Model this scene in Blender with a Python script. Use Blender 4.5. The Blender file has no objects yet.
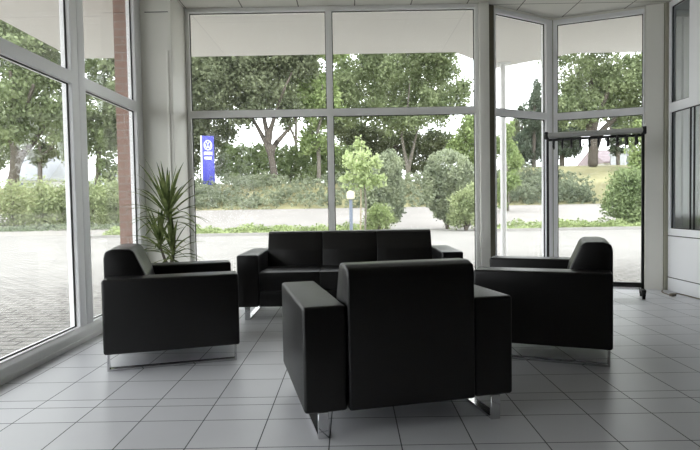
import bpy, bmesh, math, random
import numpy as np
from mathutils import Vector, Matrix

random.seed(7)
RNG = np.random.default_rng(7)
sc = bpy.context.scene
COL = sc.collection

# ------------------------------------------------------------------ camera
F_PX = 553.1
PITCH, YAW, ROLL = .0377, -.0013, -.0168
HCAM = 1.0023
cp, sp, cy_, sy_, cr, sr = math.cos(PITCH), math.sin(PITCH), math.cos(YAW), math.sin(YAW), math.cos(ROLL), math.sin(ROLL)
FWD = Vector((sy_*cp, cy_*cp, -sp))
R0 = Vector((cy_, -sy_, 0))
U0 = R0.cross(FWD)
RIGHT = cr*R0 + sr*U0
UP = -sr*R0 + cr*U0
cam_d = bpy.data.cameras.new('camera')
cam = bpy.data.objects.new('camera', cam_d)
COL.objects.link(cam)
M = Matrix((RIGHT, UP, -FWD)).transposed().to_4x4()
M.translation = Vector((0, 0, HCAM))
cam.matrix_world = M
cam_d.sensor_width = 36
cam_d.lens = F_PX/700*36
cam_d.clip_end = 500
cam_d.clip_start = .05
sc.camera = cam


def at(px, py, Y):
    """survey point: the place at depth Y seen in direction (px, py)"""
    d = FWD*F_PX + RIGHT*(px-350) - UP*(py-225)
    p = d*(Y/d.y)
    return Vector((p.x, p.y, p.z+HCAM))


# ------------------------------------------------------------------ materials
def nodes(name):
    m = bpy.data.materials.new(name)
    m.use_nodes = True
    nt = m.node_tree
    return m, nt, nt.nodes['Principled BSDF']


def pmat(name, col, rough=.5, metal=0, spec=.5, bump=0, bscale=60, var=0, vscale=3):
    m, nt, b = nodes(name)
    b.inputs['Base Color'].default_value = (*col, 1)
    b.inputs['Roughness'].default_value = rough
    b.inputs['Metallic'].default_value = metal
    b.inputs['Specular IOR Level'].default_value = spec
    tc = nt.nodes.new('ShaderNodeTexCoord')
    if bump:
        n = nt.nodes.new('ShaderNodeTexNoise')
        n.inputs['Scale'].default_value = bscale
        n.inputs['Detail'].default_value = 4
        nt.links.new(tc.outputs['Object'], n.inputs['Vector'])
        bp = nt.nodes.new('ShaderNodeBump')
        bp.inputs['Strength'].default_value = bump
        bp.inputs['Distance'].default_value = .01
        nt.links.new(n.outputs['Fac'], bp.inputs['Height'])
        nt.links.new(bp.outputs['Normal'], b.inputs['Normal'])
    if var:
        n = nt.nodes.new('ShaderNodeTexNoise')
        n.inputs['Scale'].default_value = vscale
        n.inputs['Detail'].default_value = 5
        nt.links.new(tc.outputs['Object'], n.inputs['Vector'])
        r = nt.nodes.new('ShaderNodeValToRGB')
        r.color_ramp.elements[0].position = .3
        r.color_ramp.elements[1].position = .7
        r.color_ramp.elements[0].color = (*[c*(1-var) for c in col], 1)
        r.color_ramp.elements[1].color = (*[min(1, c*(1+var)) for c in col], 1)
        nt.links.new(n.outputs['Fac'], r.inputs['Fac'])
        nt.links.new(r.outputs['Color'], b.inputs['Base Color'])
    return m


def leaf_mat(name, c1, c2, scale=.9, trans=.3):
    m = bpy.data.materials.new(name)
    m.use_nodes = True
    nt = m.node_tree
    nt.nodes.clear()
    out = nt.nodes.new('ShaderNodeOutputMaterial')
    tc = nt.nodes.new('ShaderNodeTexCoord')
    n = nt.nodes.new('ShaderNodeTexNoise')
    n.inputs['Scale'].default_value = scale
    n.inputs['Detail'].default_value = 6
    nt.links.new(tc.outputs['Object'], n.inputs['Vector'])
    r = nt.nodes.new('ShaderNodeValToRGB')
    r.color_ramp.elements[0].position = .35
    r.color_ramp.elements[1].position = .65
    def tone(c):
        g = (c[0]+c[1]+c[2])/3
        return [min(.8, 1.6*(.70*v+.30*g)) for v in c]
    r.color_ramp.elements[0].color = (*tone(c1), 1)
    r.color_ramp.elements[1].color = (*tone(c2), 1)
    nt.links.new(n.outputs['Fac'], r.inputs['Fac'])
    d = nt.nodes.new('ShaderNodeBsdfDiffuse')
    t = nt.nodes.new('ShaderNodeBsdfTranslucent')
    mx = nt.nodes.new('ShaderNodeMixShader')
    mx.inputs[0].default_value = trans
    for s in (d, t):
        nt.links.new(r.outputs['Color'], s.inputs['Color'])
    nt.links.new(d.outputs[0], mx.inputs[1])
    nt.links.new(t.outputs[0], mx.inputs[2])
    nt.links.new(mx.outputs[0], out.inputs['Surface'])
    return m


def glass_mat(name, tint=(1, 1, 1), f0=.04, haze=.008):
    m = bpy.data.materials.new(name)
    m.use_nodes = True
    nt = m.node_tree
    nt.nodes.clear()
    out = nt.nodes.new('ShaderNodeOutputMaterial')
    tr = nt.nodes.new('ShaderNodeBsdfTransparent')
    tr.inputs['Color'].default_value = (*tint, 1)
    gl = nt.nodes.new('ShaderNodeBsdfGlossy')
    gl.inputs['Roughness'].default_value = 0
    lw = nt.nodes.new('ShaderNodeLayerWeight')
    pw = nt.nodes.new('ShaderNodeMath')
    pw.operation = 'POWER'
    pw.inputs[1].default_value = 5
    nt.links.new(lw.outputs['Facing'], pw.inputs[0])
    ml = nt.nodes.new('ShaderNodeMath')
    ml.operation = 'MULTIPLY_ADD'
    ml.inputs[1].default_value = 1-f0
    ml.inputs[2].default_value = f0
    nt.links.new(pw.outputs[0], ml.inputs[0])
    mx = nt.nodes.new('ShaderNodeMixShader')
    nt.links.new(ml.outputs[0], mx.inputs[0])
    nt.links.new(tr.outputs[0], mx.inputs[1])
    nt.links.new(gl.outputs[0], mx.inputs[2])
    hz = nt.nodes.new('ShaderNodeBsdfTranslucent')   # translucent veil mixed in to haze the view through the glass
    m2 = nt.nodes.new('ShaderNodeMixShader')
    m2.inputs[0].default_value = haze
    nt.links.new(mx.outputs[0], m2.inputs[1])
    nt.links.new(hz.outputs[0], m2.inputs[2])
    nt.links.new(m2.outputs[0], out.inputs['Surface'])
    return m


def math_node(nt, op, a, b=None, c=None):
    n = nt.nodes.new('ShaderNodeMath')
    n.operation = op
    for i, v in enumerate((a, b, c)):
        if v is None:
            continue
        if isinstance(v, (int, float)):
            n.inputs[i].default_value = v
        else:
            nt.links.new(v, n.inputs[i])
    return n.outputs[0]


def grid_mat(name, col, groove, step, x0, y0, w, rough, extra_y=None, var=.06, groove_axes='XY', bump=.4):
    """square tiles with joints, laid out from the object's own coordinates"""
    m, nt, b = nodes(name)
    b.inputs['Roughness'].default_value = rough
    tc = nt.nodes.new('ShaderNodeTexCoord')
    sx = nt.nodes.new('ShaderNodeSeparateXYZ')
    nt.links.new(tc.outputs['Object'], sx.inputs[0])

    def dist(o, org):
        t = math_node(nt, 'DIVIDE', math_node(nt, 'SUBTRACT', o, org), step)
        fr = math_node(nt, 'FRACT', t)
        d = math_node(nt, 'ABSOLUTE', math_node(nt, 'SUBTRACT', fr, .5))
        d = math_node(nt, 'MULTIPLY', math_node(nt, 'SUBTRACT', .5, d), step)
        return d, math_node(nt, 'FLOOR', t)
    dx, ix = dist(sx.outputs[0], x0)
    dy, iy = dist(sx.outputs[1], y0)
    d = math_node(nt, 'MINIMUM', dx, dy)
    if extra_y is not None:
        d = math_node(nt, 'MINIMUM', d, math_node(nt, 'ABSOLUTE', math_node(nt, 'SUBTRACT', sx.outputs[1], extra_y)))
    mask = math_node(nt, 'LESS_THAN', d, w)
    cb = nt.nodes.new('ShaderNodeCombineXYZ')
    nt.links.new(ix, cb.inputs[0])
    nt.links.new(iy, cb.inputs[1])
    wn = nt.nodes.new('ShaderNodeTexWhiteNoise')
    nt.links.new(cb.outputs[0], wn.inputs['Vector'])
    ns = nt.nodes.new('ShaderNodeTexNoise')
    ns.inputs['Scale'].default_value = 7
    ns.inputs['Detail'].default_value = 5
    nt.links.new(tc.outputs['Object'], ns.inputs['Vector'])
    k = math_node(nt, 'MULTIPLY_ADD', wn.outputs['Value'], var, 1-var/2)
    k2 = math_node(nt, 'MULTIPLY_ADD', ns.outputs['Fac'], var*1.2, 1-var*.6)
    k = math_node(nt, 'MULTIPLY', k, k2)
    vm = nt.nodes.new('ShaderNodeVectorMath')
    vm.operation = 'SCALE'
    vm.inputs[0].default_value = col
    nt.links.new(k, vm.inputs['Scale'])
    mx = nt.nodes.new('ShaderNodeMix')
    mx.data_type = 'RGBA'
    nt.links.new(mask, mx.inputs['Factor'])
    nt.links.new(vm.outputs[0], mx.inputs[6])
    mx.inputs[7].default_value = (*groove, 1)
    nt.links.new(mx.outputs[2], b.inputs['Base Color'])
    rr = math_node(nt, 'MULTIPLY_ADD', mask, .4, rough)
    rr = math_node(nt, 'MULTIPLY_ADD', ns.outputs['Fac'], .1, rr)
    nt.links.new(rr, b.inputs['Roughness'])
    bp = nt.nodes.new('ShaderNodeBump')
    bp.inputs['Strength'].default_value = bump
    bp.inputs['Distance'].default_value = .003
    nt.links.new(math_node(nt, 'SUBTRACT', 1, mask), bp.inputs['Height'])
    nt.links.new(bp.outputs['Normal'], b.inputs['Normal'])
    return m


def brick_mat(name, c1, c2, mortar, bw, rh, ms, rough=.85, axes=None, scale=1):
    m, nt, b = nodes(name)
    b.inputs['Roughness'].default_value = rough
    b.inputs['Specular IOR Level'].default_value = .2
    tc = nt.nodes.new('ShaderNodeTexCoord')
    vec = tc.outputs['Object']
    if axes:
        sx = nt.nodes.new('ShaderNodeSeparateXYZ')
        cb = nt.nodes.new('ShaderNodeCombineXYZ')
        nt.links.new(vec, sx.inputs[0])
        if axes == 'XYZ':        # x + y along the course, z up
            nt.links.new(math_node(nt, 'ADD', sx.outputs[0], sx.outputs[1]), cb.inputs[0])
            nt.links.new(sx.outputs[2], cb.inputs[1])
        vec = cb.outputs[0]
    t = nt.nodes.new('ShaderNodeTexBrick')
    t.inputs['Color1'].default_value = (*c1, 1)
    t.inputs['Color2'].default_value = (*c2, 1)
    t.inputs['Mortar'].default_value = (*mortar, 1)
    t.inputs['Scale'].default_value = scale
    t.inputs['Brick Width'].default_value = bw
    t.inputs['Row Height'].default_value = rh
    t.inputs['Mortar Size'].default_value = ms
    nt.links.new(vec, t.inputs['Vector'])
    ns = nt.nodes.new('ShaderNodeTexNoise')
    ns.inputs['Scale'].default_value = 1.1
    ns.inputs['Detail'].default_value = 6
    nt.links.new(tc.outputs['Object'], ns.inputs['Vector'])
    vm = nt.nodes.new('ShaderNodeVectorMath')
    vm.operation = 'SCALE'
    nt.links.new(t.outputs['Color'], vm.inputs[0])
    nt.links.new(math_node(nt, 'MULTIPLY_ADD', ns.outputs['Fac'], .5, .75), vm.inputs['Scale'])
    nt.links.new(vm.outputs[0], b.inputs['Base Color'])
    bp = nt.nodes.new('ShaderNodeBump')
    bp.inputs['Strength'].default_value = .5
    bp.inputs['Distance'].default_value = .004
    nt.links.new(math_node(nt, 'SUBTRACT', 1, t.outputs['Fac']), bp.inputs['Height'])
    nt.links.new(bp.outputs['Normal'], b.inputs['Normal'])
    return m


LEATHER = pmat('black_leather', (.0025, .0022, .0025), rough=.35, spec=.42, bump=.12, bscale=220)
CHROME = pmat('chrome', (.58, .58, .59), rough=.10, metal=1)
FRAME_W = pmat('white_frame_paint', (.94, .945, .955), rough=.35)
FRAME_G = pmat('grey_frame_paint', (.90, .90, .88), rough=.35)
GASKET = pmat('black_rubber', (.012, .012, .012), rough=.6)
COLUMN = pmat('column_cladding', (.87, .86, .80), rough=.45)
COLUMN_D = pmat('olive_cladding', (.40, .39, .31), rough=.45)
RECESS_SHADE = pmat('shaded_olive_recess', (.13, .12, .075), rough=.6)  # olive with the deep recess's shadow put into the colour
PANEL_W = pmat('white_panel', (.86, .87, .89), rough=.35)
WALL = pmat('grey_wall_paint', (.80, .79, .77), rough=.85, bump=.1, bscale=40)
WALL_D = pmat('dark_wall_paint', (.05, .05, .05), rough=.85)
WALL_M = pmat('mid_grey_wall_paint', (.16, .157, .15), rough=.85)
DARKWALL = pmat('dim_office_paint', (.42, .44, .46), rough=.8)
BLACKM = pmat('black_powder_coat', (.008, .008, .009), rough=.45)
GREYTUBE = pmat('grey_tube', (.50, .50, .48), rough=.45)
SOFFIT = grid_mat('soffit_board', (.76, .74, .70), (.66, .64, .61), 3.0, 1.3, .4, .004, .8, var=.03, bump=.1)
CEIL = grid_mat('ceiling_panel', (.66, .65, .60), (.16, .16, .14), .6, 1.28, 5.43, .006, .8, var=.04)
TILE = grid_mat('grey_floor_tile', (.56, .565, .59), (.06, .07, .075), .30, -7.3496*.3, 2.259, .0026, .30, extra_y=2.752, var=.07)
PAVER = brick_mat('concrete_paver', (.345, .332, .308), (.295, .286, .268), (.125, .12, .113), .24, .12, .012)
BRICK = brick_mat('red_brick', (.30, .185, .15), (.265, .16, .13), (.29, .24, .21), .25, .078, .008, axes='XYZ')
ROAD = pmat('pale_asphalt', (.275, .258, .242), rough=.9, var=.12, vscale=.6, bump=.3, bscale=30)
LAWN = pmat('dry_lawn', (.25, .235, .12), rough=.95, var=.35, vscale=.35, bump=.6, bscale=18)
SOIL = pmat('grey_brown_soil', (.20, .17, .14), rough=.95, var=.3, vscale=3)
KERB = pmat('kerb_concrete', (.33, .32, .30), rough=.9, var=.15, vscale=2)
BARK = pmat('bark', (.10, .085, .07), rough=.95, var=.35, vscale=4, bump=.8, bscale=12)
BARK_L = pmat('pale_bark', (.17, .155, .13), rough=.95, var=.3, vscale=4, bump=.8, bscale=12)
L_OLIVE = leaf_mat('olive_leaf', (.080, .102, .048), (.175, .205, .10))
L_MID = leaf_mat('mid_green_leaf', (.100, .138, .05), (.215, .265, .11))
L_BRIGHT = leaf_mat('bright_green_leaf', (.13, .195, .045), (.25, .32, .10))
L_YOUNG = leaf_mat('young_leaf', (.22, .29, .09), (.37, .44, .18), trans=.4)
L_DARK = leaf_mat('dark_conifer', (.055, .08, .05), (.10, .13, .08))
L_YEW = leaf_mat('yew_needles', (.15, .185, .11), (.28, .32, .18), scale=2.2)
L_JUN = leaf_mat('silver_juniper', (.125, .155, .092), (.235, .27, .155), scale=.7)
L_JUND = leaf_mat('dull_juniper', (.10, .13, .075), (.19, .225, .13), scale=.7)
L_HEDGE = leaf_mat('hedge_leaf', (.115, .17, .055), (.225, .29, .105))
L_LOOSE = leaf_mat('loose_shrub_leaf', (.16, .205, .075), (.32, .37, .155), scale=1.4)
L_COVER = leaf_mat('ground_cover_leaf', (.155, .215, .055), (.29, .355, .125), scale=1.2)
L_DRAC = leaf_mat('dracaena_leaf', (.035, .06, .012), (.17, .21, .05), scale=9, trans=.4)
GLASS = glass_mat('window_glass', (.985, .99, .985), .018)
GLASS_P = glass_mat('partition_glass', (.93, .95, .95), .06)
BLUE = pmat('sign_blue', (.055, .06, .42), rough=.35)
SIGNW = pmat('sign_white', (.85, .86, .88), rough=.35)
LAMPBODY = pmat('lamp_post_grey', (.16, .19, .24), rough=.5)
LAMPHEAD = pmat('lamp_head_cream', (.62, .60, .44), rough=.4)
ROOFT = pmat('purple_grey_roof_tile', (.27, .22, .235), rough=.8, var=.1)
HOUSEW = pmat('pale_render', (.70, .70, .69), rough=.85)
SHEDM = pmat('pale_grey_shed', (.42, .44, .48), rough=.6)
POSTW = pmat('white_post', (.80, .80, .79), rough=.4)
POT = pmat('anthracite_pot', (.03, .03, .032), rough=.45)
BLIND = leaf_mat('pale_blind_fabric', (.50, .53, .54), (.50, .53, .54), scale=.6, trans=.5)
CABLE = pmat('grey_brown_cable', (.16, .13, .09), rough=.5)
WOODST = pmat('stake_wood', (.36, .30, .20), rough=.8, var=.2, vscale=8)

# ------------------------------------------------------------------ builders


def link(name, me, mat, parent=None):
    o = bpy.data.objects.new(name, me)
    if mat and not me.materials:
        me.materials.append(mat)
    COL.objects.link(o)
    if parent:
        o.parent = parent
    return o


def tag(o, label, cat, group=None, kind=None):
    o['label'] = label
    o['category'] = cat
    if group:
        o['group'] = group
    if kind:
        o['kind'] = kind
    return o


def empty(name, loc=(0, 0, 0), rz=0):
    o = bpy.data.objects.new(name, None)
    o.empty_display_size = .1
    COL.objects.link(o)
    o.location = loc
    o.rotation_euler = (0, 0, rz)
    return o


def bm_mesh(bm, name, smooth=False):
    bmesh.ops.recalc_face_normals(bm, faces=bm.faces)
    me = bpy.data.meshes.new(name)
    bm.to_mesh(me)
    bm.free()
    if smooth:
        me.polygons.foreach_set('use_smooth', [True]*len(me.polygons))
        try:
            me.set_sharp_from_angle(angle=math.radians(40))
        except Exception:
            pass
    return me


def box(name, lo, hi, mat, parent=None, bevel=0, seg=2):
    bm = bmesh.new()
    bmesh.ops.create_cube(bm, size=1)
    for v in bm.verts:
        for i in range(3):
            v.co[i] = lo[i] + (v.co[i]+.5)*(hi[i]-lo[i])
    if bevel:
        bmesh.ops.bevel(bm, geom=bm.edges[:], offset=bevel, segments=seg, profile=.5, affect='EDGES')
    return link(name, bm_mesh(bm, name, bevel > 0), mat, parent)


def prism(name, poly, a, b, axis, mat, parent=None, bevel=0, seg=3, xf=None):
    """outline extruded along one axis; poly gives the two other coordinates in order"""
    bm = bmesh.new()

    def P(u, v, w):
        return {'x': (w, u, v), 'y': (u, w, v), 'z': (u, v, w)}[axis]
    va = [bm.verts.new(P(u, v, a)) for u, v in poly]
    vb = [bm.verts.new(P(u, v, b)) for u, v in poly]
    n = len(poly)
    bm.faces.new(va)
    bm.faces.new(vb[::-1])
    for i in range(n):
        bm.faces.new((va[i], vb[i], vb[(i+1) % n], va[(i+1) % n]))
    if bevel:
        bmesh.ops.bevel(bm, geom=bm.edges[:], offset=bevel, segments=seg, profile=.5, affect='EDGES', clamp_overlap=True)
    if xf:
        bmesh.ops.transform(bm, matrix=xf, verts=bm.verts)
    return link(name, bm_mesh(bm, name, bevel > 0), mat, parent)


def tube_mesh(pts, radii, seg=10, name='tube', closed_ends=True):
    bm = bmesh.new()
    pts = [Vector(p) for p in pts]
    rings = []
    up = Vector((0, 0, 1))
    prev = None
    for i, p in enumerate(pts):
        d = (pts[min(i+1, len(pts)-1)]-pts[max(i-1, 0)]).normalized()
        ref = prev if prev else (Vector((1, 0, 0)) if abs(d.z) > .9 else up)
        a = (ref - d*ref.dot(d)).normalized()
        prev = a
        b = d.cross(a)
        r = radii[i] if isinstance(radii, (list, tuple)) else radii
        rings.append([bm.verts.new(p + a*r*math.cos(t*2*math.pi/seg) + b*r*math.sin(t*2*math.pi/seg)) for t in range(seg)])
    for A, B in zip(rings[:-1], rings[1:]):
        for t in range(seg):
            bm.faces.new((A[t], A[(t+1) % seg], B[(t+1) % seg], B[t]))
    if closed_ends:
        bm.faces.new(rings[0][::-1])
        bm.faces.new(rings[-1])
    return bm_mesh(bm, name, True)


def lathe_mesh(prof, seg=28, name='lathe'):
    bm = bmesh.new()
    rings = [[bm.verts.new((r*math.cos(t*2*math.pi/seg), r*math.sin(t*2*math.pi/seg), z)) for t in range(seg)] for r, z in prof]
    for A, B in zip(rings[:-1], rings[1:]):
        for t in range(seg):
            bm.faces.new((A[t], A[(t+1) % seg], B[(t+1) % seg], B[t]))
    bm.faces.new(rings[0][::-1])
    bm.faces.new(rings[-1])
    return bm_mesh(bm, name, True)


def frame_mesh(name, xs, zs, holes, y0, y1, bev=.004):
    """a plate of grid cells with openings, given a thickness: one connected frame"""
    bm = bmesh.new()
    V = {}

    def v(i, j, k):
        if (i, j, k) not in V:
            V[i, j, k] = bm.verts.new((xs[i], (y0, y1)[k], zs[j]))
        return V[i, j, k]
    solid = {(i, j) for i in range(len(xs)-1) for j in range(len(zs)-1)} - set(holes)
    for (i, j) in solid:
        bm.faces.new((v(i, j, 0), v(i+1, j, 0), v(i+1, j+1, 0), v(i, j+1, 0)))
        bm.faces.new((v(i, j, 1), v(i, j+1, 1), v(i+1, j+1, 1), v(i+1, j, 1)))
        for (di, dj, a, b) in ((-1, 0, (i, j), (i, j+1)), (1, 0, (i+1, j+1), (i+1, j)), (0, -1, (i+1, j), (i, j)), (0, 1, (i, j+1), (i+1, j+1))):
            if (i+di, j+dj) not in solid:
                bm.faces.new((v(*a, 0), v(*b, 0), v(*b, 1), v(*a, 1)))
    bmesh.ops.dissolve_limit(bm, angle_limit=.01, verts=bm.verts, edges=bm.edges)
    if bev:
        es = [e for e in bm.edges if len(e.link_faces) == 2 and e.calc_face_angle(0) > .5]
        bmesh.ops.bevel(bm, geom=es, offset=bev, segments=2, profile=.5, affect='EDGES')
    return bm_mesh(bm, name, True)


def ring(name, x0, x1, z0, z1, w, y0, y1, mat, parent):
    me = frame_mesh(name, [x0, x0+w, x1-w, x1], [z0, z0+w, z1-w, z1], [(1, 1)], y0, y1, 0)
    return link(name, me, mat, parent)


def window(n, A, B, xs, zs, holes, label, mat=FRAME_W, depth=.08, gap=.045, glass=GLASS):
    """frame from A to B seen from indoors; local x along the wall, local y outwards"""
    A, B = Vector((*A, 0)), Vector((*B, 0))
    rz = math.atan2(B.y-A.y, B.x-A.x)
    fr = link('window_%d' % n, frame_mesh('window_frame', xs, zs, holes, 0, depth), mat)
    fr.location = A
    fr.rotation_euler = (0, 0, rz)
    tag(fr, label, 'window', kind='structure')
    for (i, j) in holes:
        x0, x1, z0, z1 = xs[i], xs[i+1], zs[j], zs[j+1]
        ring('gasket', x0-.001, x1+.001, z0-.001, z1+.001, .009, gap-.012, gap-.002, GASKET, fr)
        box('glass_pane', (x0-.002, gap, z0-.002), (x1+.002, gap+.008, z1+.002), glass, fr)
    return fr


def copy_tree(o, parent=None):
    c = o.copy()
    COL.objects.link(c)
    if parent:
        c.parent = parent
    for ch in list(o.children):
        copy_tree(ch, c)
    return c


# ------------------------------------------------------------------ terrain
def smooth(a, b, t):
    t = min(1, max(0, (t-a)/(b-a)))
    return t*t*(3-2*t)


def ground_z(x, y):
    z = .75*smooth(21, 32, y)
    right = smooth(6, 15, x)
    z += 1.75*smooth(31.5, 37.5, y)*(1-.25*right)
    z += right*1.9*smooth(35, 48, y)
    return z


def terrain(name, x0, x1, y0, y1, nx, ny, mat, dz=0, thick=.4):
    bm = bmesh.new()
    top = [[bm.verts.new((x0+(x1-x0)*i/nx, y0+(y1-y0)*j/ny, ground_z(x0+(x1-x0)*i/nx, y0+(y1-y0)*j/ny)+dz)) for i in range(nx+1)] for j in range(ny+1)]
    for j in range(ny):
        for i in range(nx):
            bm.faces.new((top[j][i], top[j][i+1], top[j+1][i+1], top[j+1][i]))
    r = bmesh.ops.extrude_face_region(bm, geom=bm.faces[:])
    for g in r['geom']:
        if isinstance(g, bmesh.types.BMVert):
            g.co.z -= thick
    return link(name, bm_mesh(bm, name, True), mat)


# ------------------------------------------------------------------ foliage
def leaf_cloud(name, pts, nrm, size, mat, parent=None, asp=.6, up_bias=.2):
    """little folded leaves at the given points: one foliage mesh"""
    n = len(pts)
    d = nrm + RNG.normal(0, .75, (n, 3))
    d[:, 2] += up_bias
    d /= np.linalg.norm(d, axis=1, keepdims=True)
    r = RNG.normal(0, 1, (n, 3))
    a = np.cross(d, r)
    a /= np.linalg.norm(a, axis=1, keepdims=True)
    b = np.cross(d, a)
    s = size*RNG.uniform(.6, 1.35, (n, 1))
    v = np.empty((n, 4, 3))
    v[:, 0] = pts - a*s*.5
    v[:, 1] = pts + b*s*.5*asp + d*s*.08
    v[:, 2] = pts + a*s*.5
    v[:, 3] = pts - b*s*.5*asp + d*s*.08
    me = bpy.data.meshes.new(name)
    me.vertices.add(4*n)
    me.vertices.foreach_set('co', v.reshape(-1).astype(np.float32))
    me.loops.add(4*n)
    me.loops.foreach_set('vertex_index', np.arange(4*n, dtype=np.int32))
    me.polygons.add(n)
    me.polygons.foreach_set('loop_start', np.arange(0, 4*n, 4, dtype=np.int32))
    me.update(calc_edges=True)
    return link(name, me, mat, parent)


def clumps(blobs, k=8, f=.5):
    out = []
    for c, r in blobs:
        c, r = np.array(c), np.array(r)
        out.append((c, r*.55))
        for _ in range(k):
            d = RNG.normal(0, 1, 3)
            d /= np.linalg.norm(d)
            out.append((c+d*r*RNG.uniform(.6, .95), r*f*RNG.uniform(.6, 1.15)))
    return out


def blob_points(blobs, n, shell=.55, clump=.0, bumps=True):
    """points in ellipsoids (c, r) - denser to the outside, gathered in small sprays"""
    w = np.array([b[1][0]*b[1][1]+b[1][1]*b[1][2]+b[1][0]*b[1][2] for b in blobs])
    cnt = RNG.multinomial(n, w/w.sum())
    P, N = [], []
    for (c, r), k in zip(blobs, cnt):
        d = RNG.normal(0, 1, (k, 3))
        d /= np.linalg.norm(d, axis=1, keepdims=True)
        if bumps:
            ph = RNG.uniform(0, 6.28, 6)
            lob = 1+.13*np.sin(5*d[:, 0]+ph[0])*np.sin(5*d[:, 2]+ph[1])+.10*np.sin(9*d[:, 1]+ph[2])*np.sin(8*d[:, 2]+ph[3])
        else:
            lob = np.ones(k)
        t = RNG.uniform(shell**2, 1, k)**.5*lob
        P.append(np.array(c)+d*t[:, None]*np.array(r))
        N.append(d)
    P, N = np.concatenate(P), np.concatenate(N)
    if clump:
        m = max(1, len(P)//9)
        cen = P[RNG.integers(0, len(P), m)]
        idx = RNG.integers(0, m, len(P))
        P = cen[idx] + RNG.normal(0, clump, P.shape)
    return P, N


def skin_tree(name, verts, edges, radii, mat, parent, sub=1):
    me = bpy.data.meshes.new(name)
    me.from_pydata([tuple(v) for v in verts], edges, [])
    o = link(name, me, mat, parent)
    o.modifiers.new('skin', 'SKIN')
    for i, r in enumerate(radii):
        me.skin_vertices[0].data[i].radius = (r, r)
        me.skin_vertices[0].data[i].use_root = (i == 0)
    if sub:
        s = o.modifiers.new('sub', 'SUBSURF')
        s.levels = s.render_levels = sub
    dg = bpy.context.evaluated_depsgraph_get()
    ev = o.evaluated_get(dg)
    m2 = bpy.data.meshes.new_from_object(ev)
    o.modifiers.clear()
    o.data = m2
    if not m2.materials:
        m2.materials.append(mat)
    m2.polygons.foreach_set('use_smooth', [True]*len(m2.polygons))
    return o


TREE_N = 1.35


def tree(name, label, cat, Y, base_px, trunk, branches, blobs, n, size, lm, bark=BARK, clump=.35, tr=.3, shell=.3, group=None, deep=.75):
    """trunk: list of (px, py, radius); branches: (index on trunk, [(px, py, dy)...]); blobs: (px, py, rx, ry[, dy])"""
    k = Y/F_PX
    b0 = at(base_px, 200, Y)
    gz = ground_z(b0.x, Y)
    root = empty(name, (b0.x, Y, gz))
    tag(root, label, cat, group)
    O = Vector((b0.x, Y, gz))
    vs = [Vector((0, 0, -.1))]
    rs = [trunk[0][2]*1.25]
    for (px, py, r) in trunk:
        vs.append(at(px, py, Y)-O)
        rs.append(r)
    es = [(i, i+1) for i in range(len(vs)-1)]
    for (i0, pts) in branches:
        last = i0+1
        for q, (px, py, dy) in enumerate(pts):
            vs.append(at(px, py, Y+dy)-O)
            rs.append(rs[i0+1]*(.6-.17*q))
            es.append((last, len(vs)-1))
            last = len(vs)-1
    skin_tree('trunk', vs, es, [max(.02, r) for r in rs], bark, root)
    B = []
    for bl in blobs:
        px, py, rx, ry = bl[:4]
        dy = bl[4] if len(bl) > 4 else RNG.uniform(-1.2, 1.2)*ry*k*.5
        c = at(px, py, Y+dy)-O
        B.append(((c.x, c.y, c.z), (rx*k, max(rx, ry)*k*deep, ry*k)))
    P, N = blob_points(clumps(B), int(n*TREE_N), .25, clump*.5)
    leaf_cloud('crown', P, N, size*.95, lm, root)
    return root


def shrub(name, label, Y, px, z0, blobs, n, size, lm, clump=.08, stems=5, shell=.45, cat='shrub', group=None, asp=.6, deep=.9):
    k = Y/F_PX
    b0 = at(px, 215, Y)
    gz = ground_z(b0.x, Y) if z0 is None else z0
    root = empty(name, (b0.x, Y, gz))
    tag(root, label, cat, group)
    O = Vector((b0.x, Y, gz))
    B = []
    for bl in blobs:
        bx, by, rx, ry = bl[:4]
        c = at(bx, by, Y+(bl[4] if len(bl) > 4 else 0))-O
        B.append(((c.x, c.y, c.z), (rx*k, rx*k*deep, ry*k)))
    P, N = blob_points(B, n, shell, clump)
    keep = P[:, 2] > .02
    leaf_cloud('foliage', P[keep], N[keep], size, lm, root, asp=asp)
    vs, es, rs = [Vector((0, 0, -.05)), Vector((0, 0, .08))], [(0, 1)], [.06, .05]
    for s in range(stems):
        c, r = B[s % len(B)]
        a = s*2.4
        mid = Vector((c[0]*.5+.12*math.cos(a), c[1]*.5+.12*math.sin(a), max(.2, c[2]*.5)))
        end = Vector((c[0]+r[0]*.5*math.cos(a), c[1]+r[1]*.5*math.sin(a), c[2]+r[2]*.4))
        vs += [mid, end]
        es += [(1, len(vs)-2), (len(vs)-2, len(vs)-1)]
        rs += [.03, .012]
    skin_tree('stems', vs, es, rs, BARK, root, 0)
    return root


# ================================================================== THE ROOM
CEIL_Z = 3.12
XL = -2.02
room = [(-2.12, -5), (3.55, -5), (3.55, 6.12), (3.27, 6.24), (2.38, 6.60), (1.55, 6.12), (-2.12, 6.12)]
fl = prism('floor', room, -.12, 0, 'z', TILE)
tag(fl, 'grey square ceramic tile floor with dark joints', 'floor', kind='structure')
ce = prism('ceiling', room, CEIL_Z, CEIL_Z+.06, 'z', CEIL)
tag(ce, 'suspended panel ceiling of the lounge', 'ceiling', kind='structure')

# canopy roof around the building: soffit at ceiling height
can = prism('roof_canopy', [(-3.82, -5.2), (-2.14, -5.2), (-2.14, 6.16), (1.52, 6.16), (2.38, 6.66), (3.3, 6.28), (3.57, 6.40), (6.6, 6.40), (6.6, 7.98), (3.22, 7.98), (2.32, 8.80), (1.50, 7.82), (-3.82, 7.82)], 3.10, 3.45, 'z', SOFFIT)
tag(can, 'off-white overhanging canopy roof seen through the upper panes', 'roof', kind='structure')

# left window wall
z0w = .085
zL = [z0w, .112, 1.932, 2.022, 3.06, 3.12]


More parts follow.
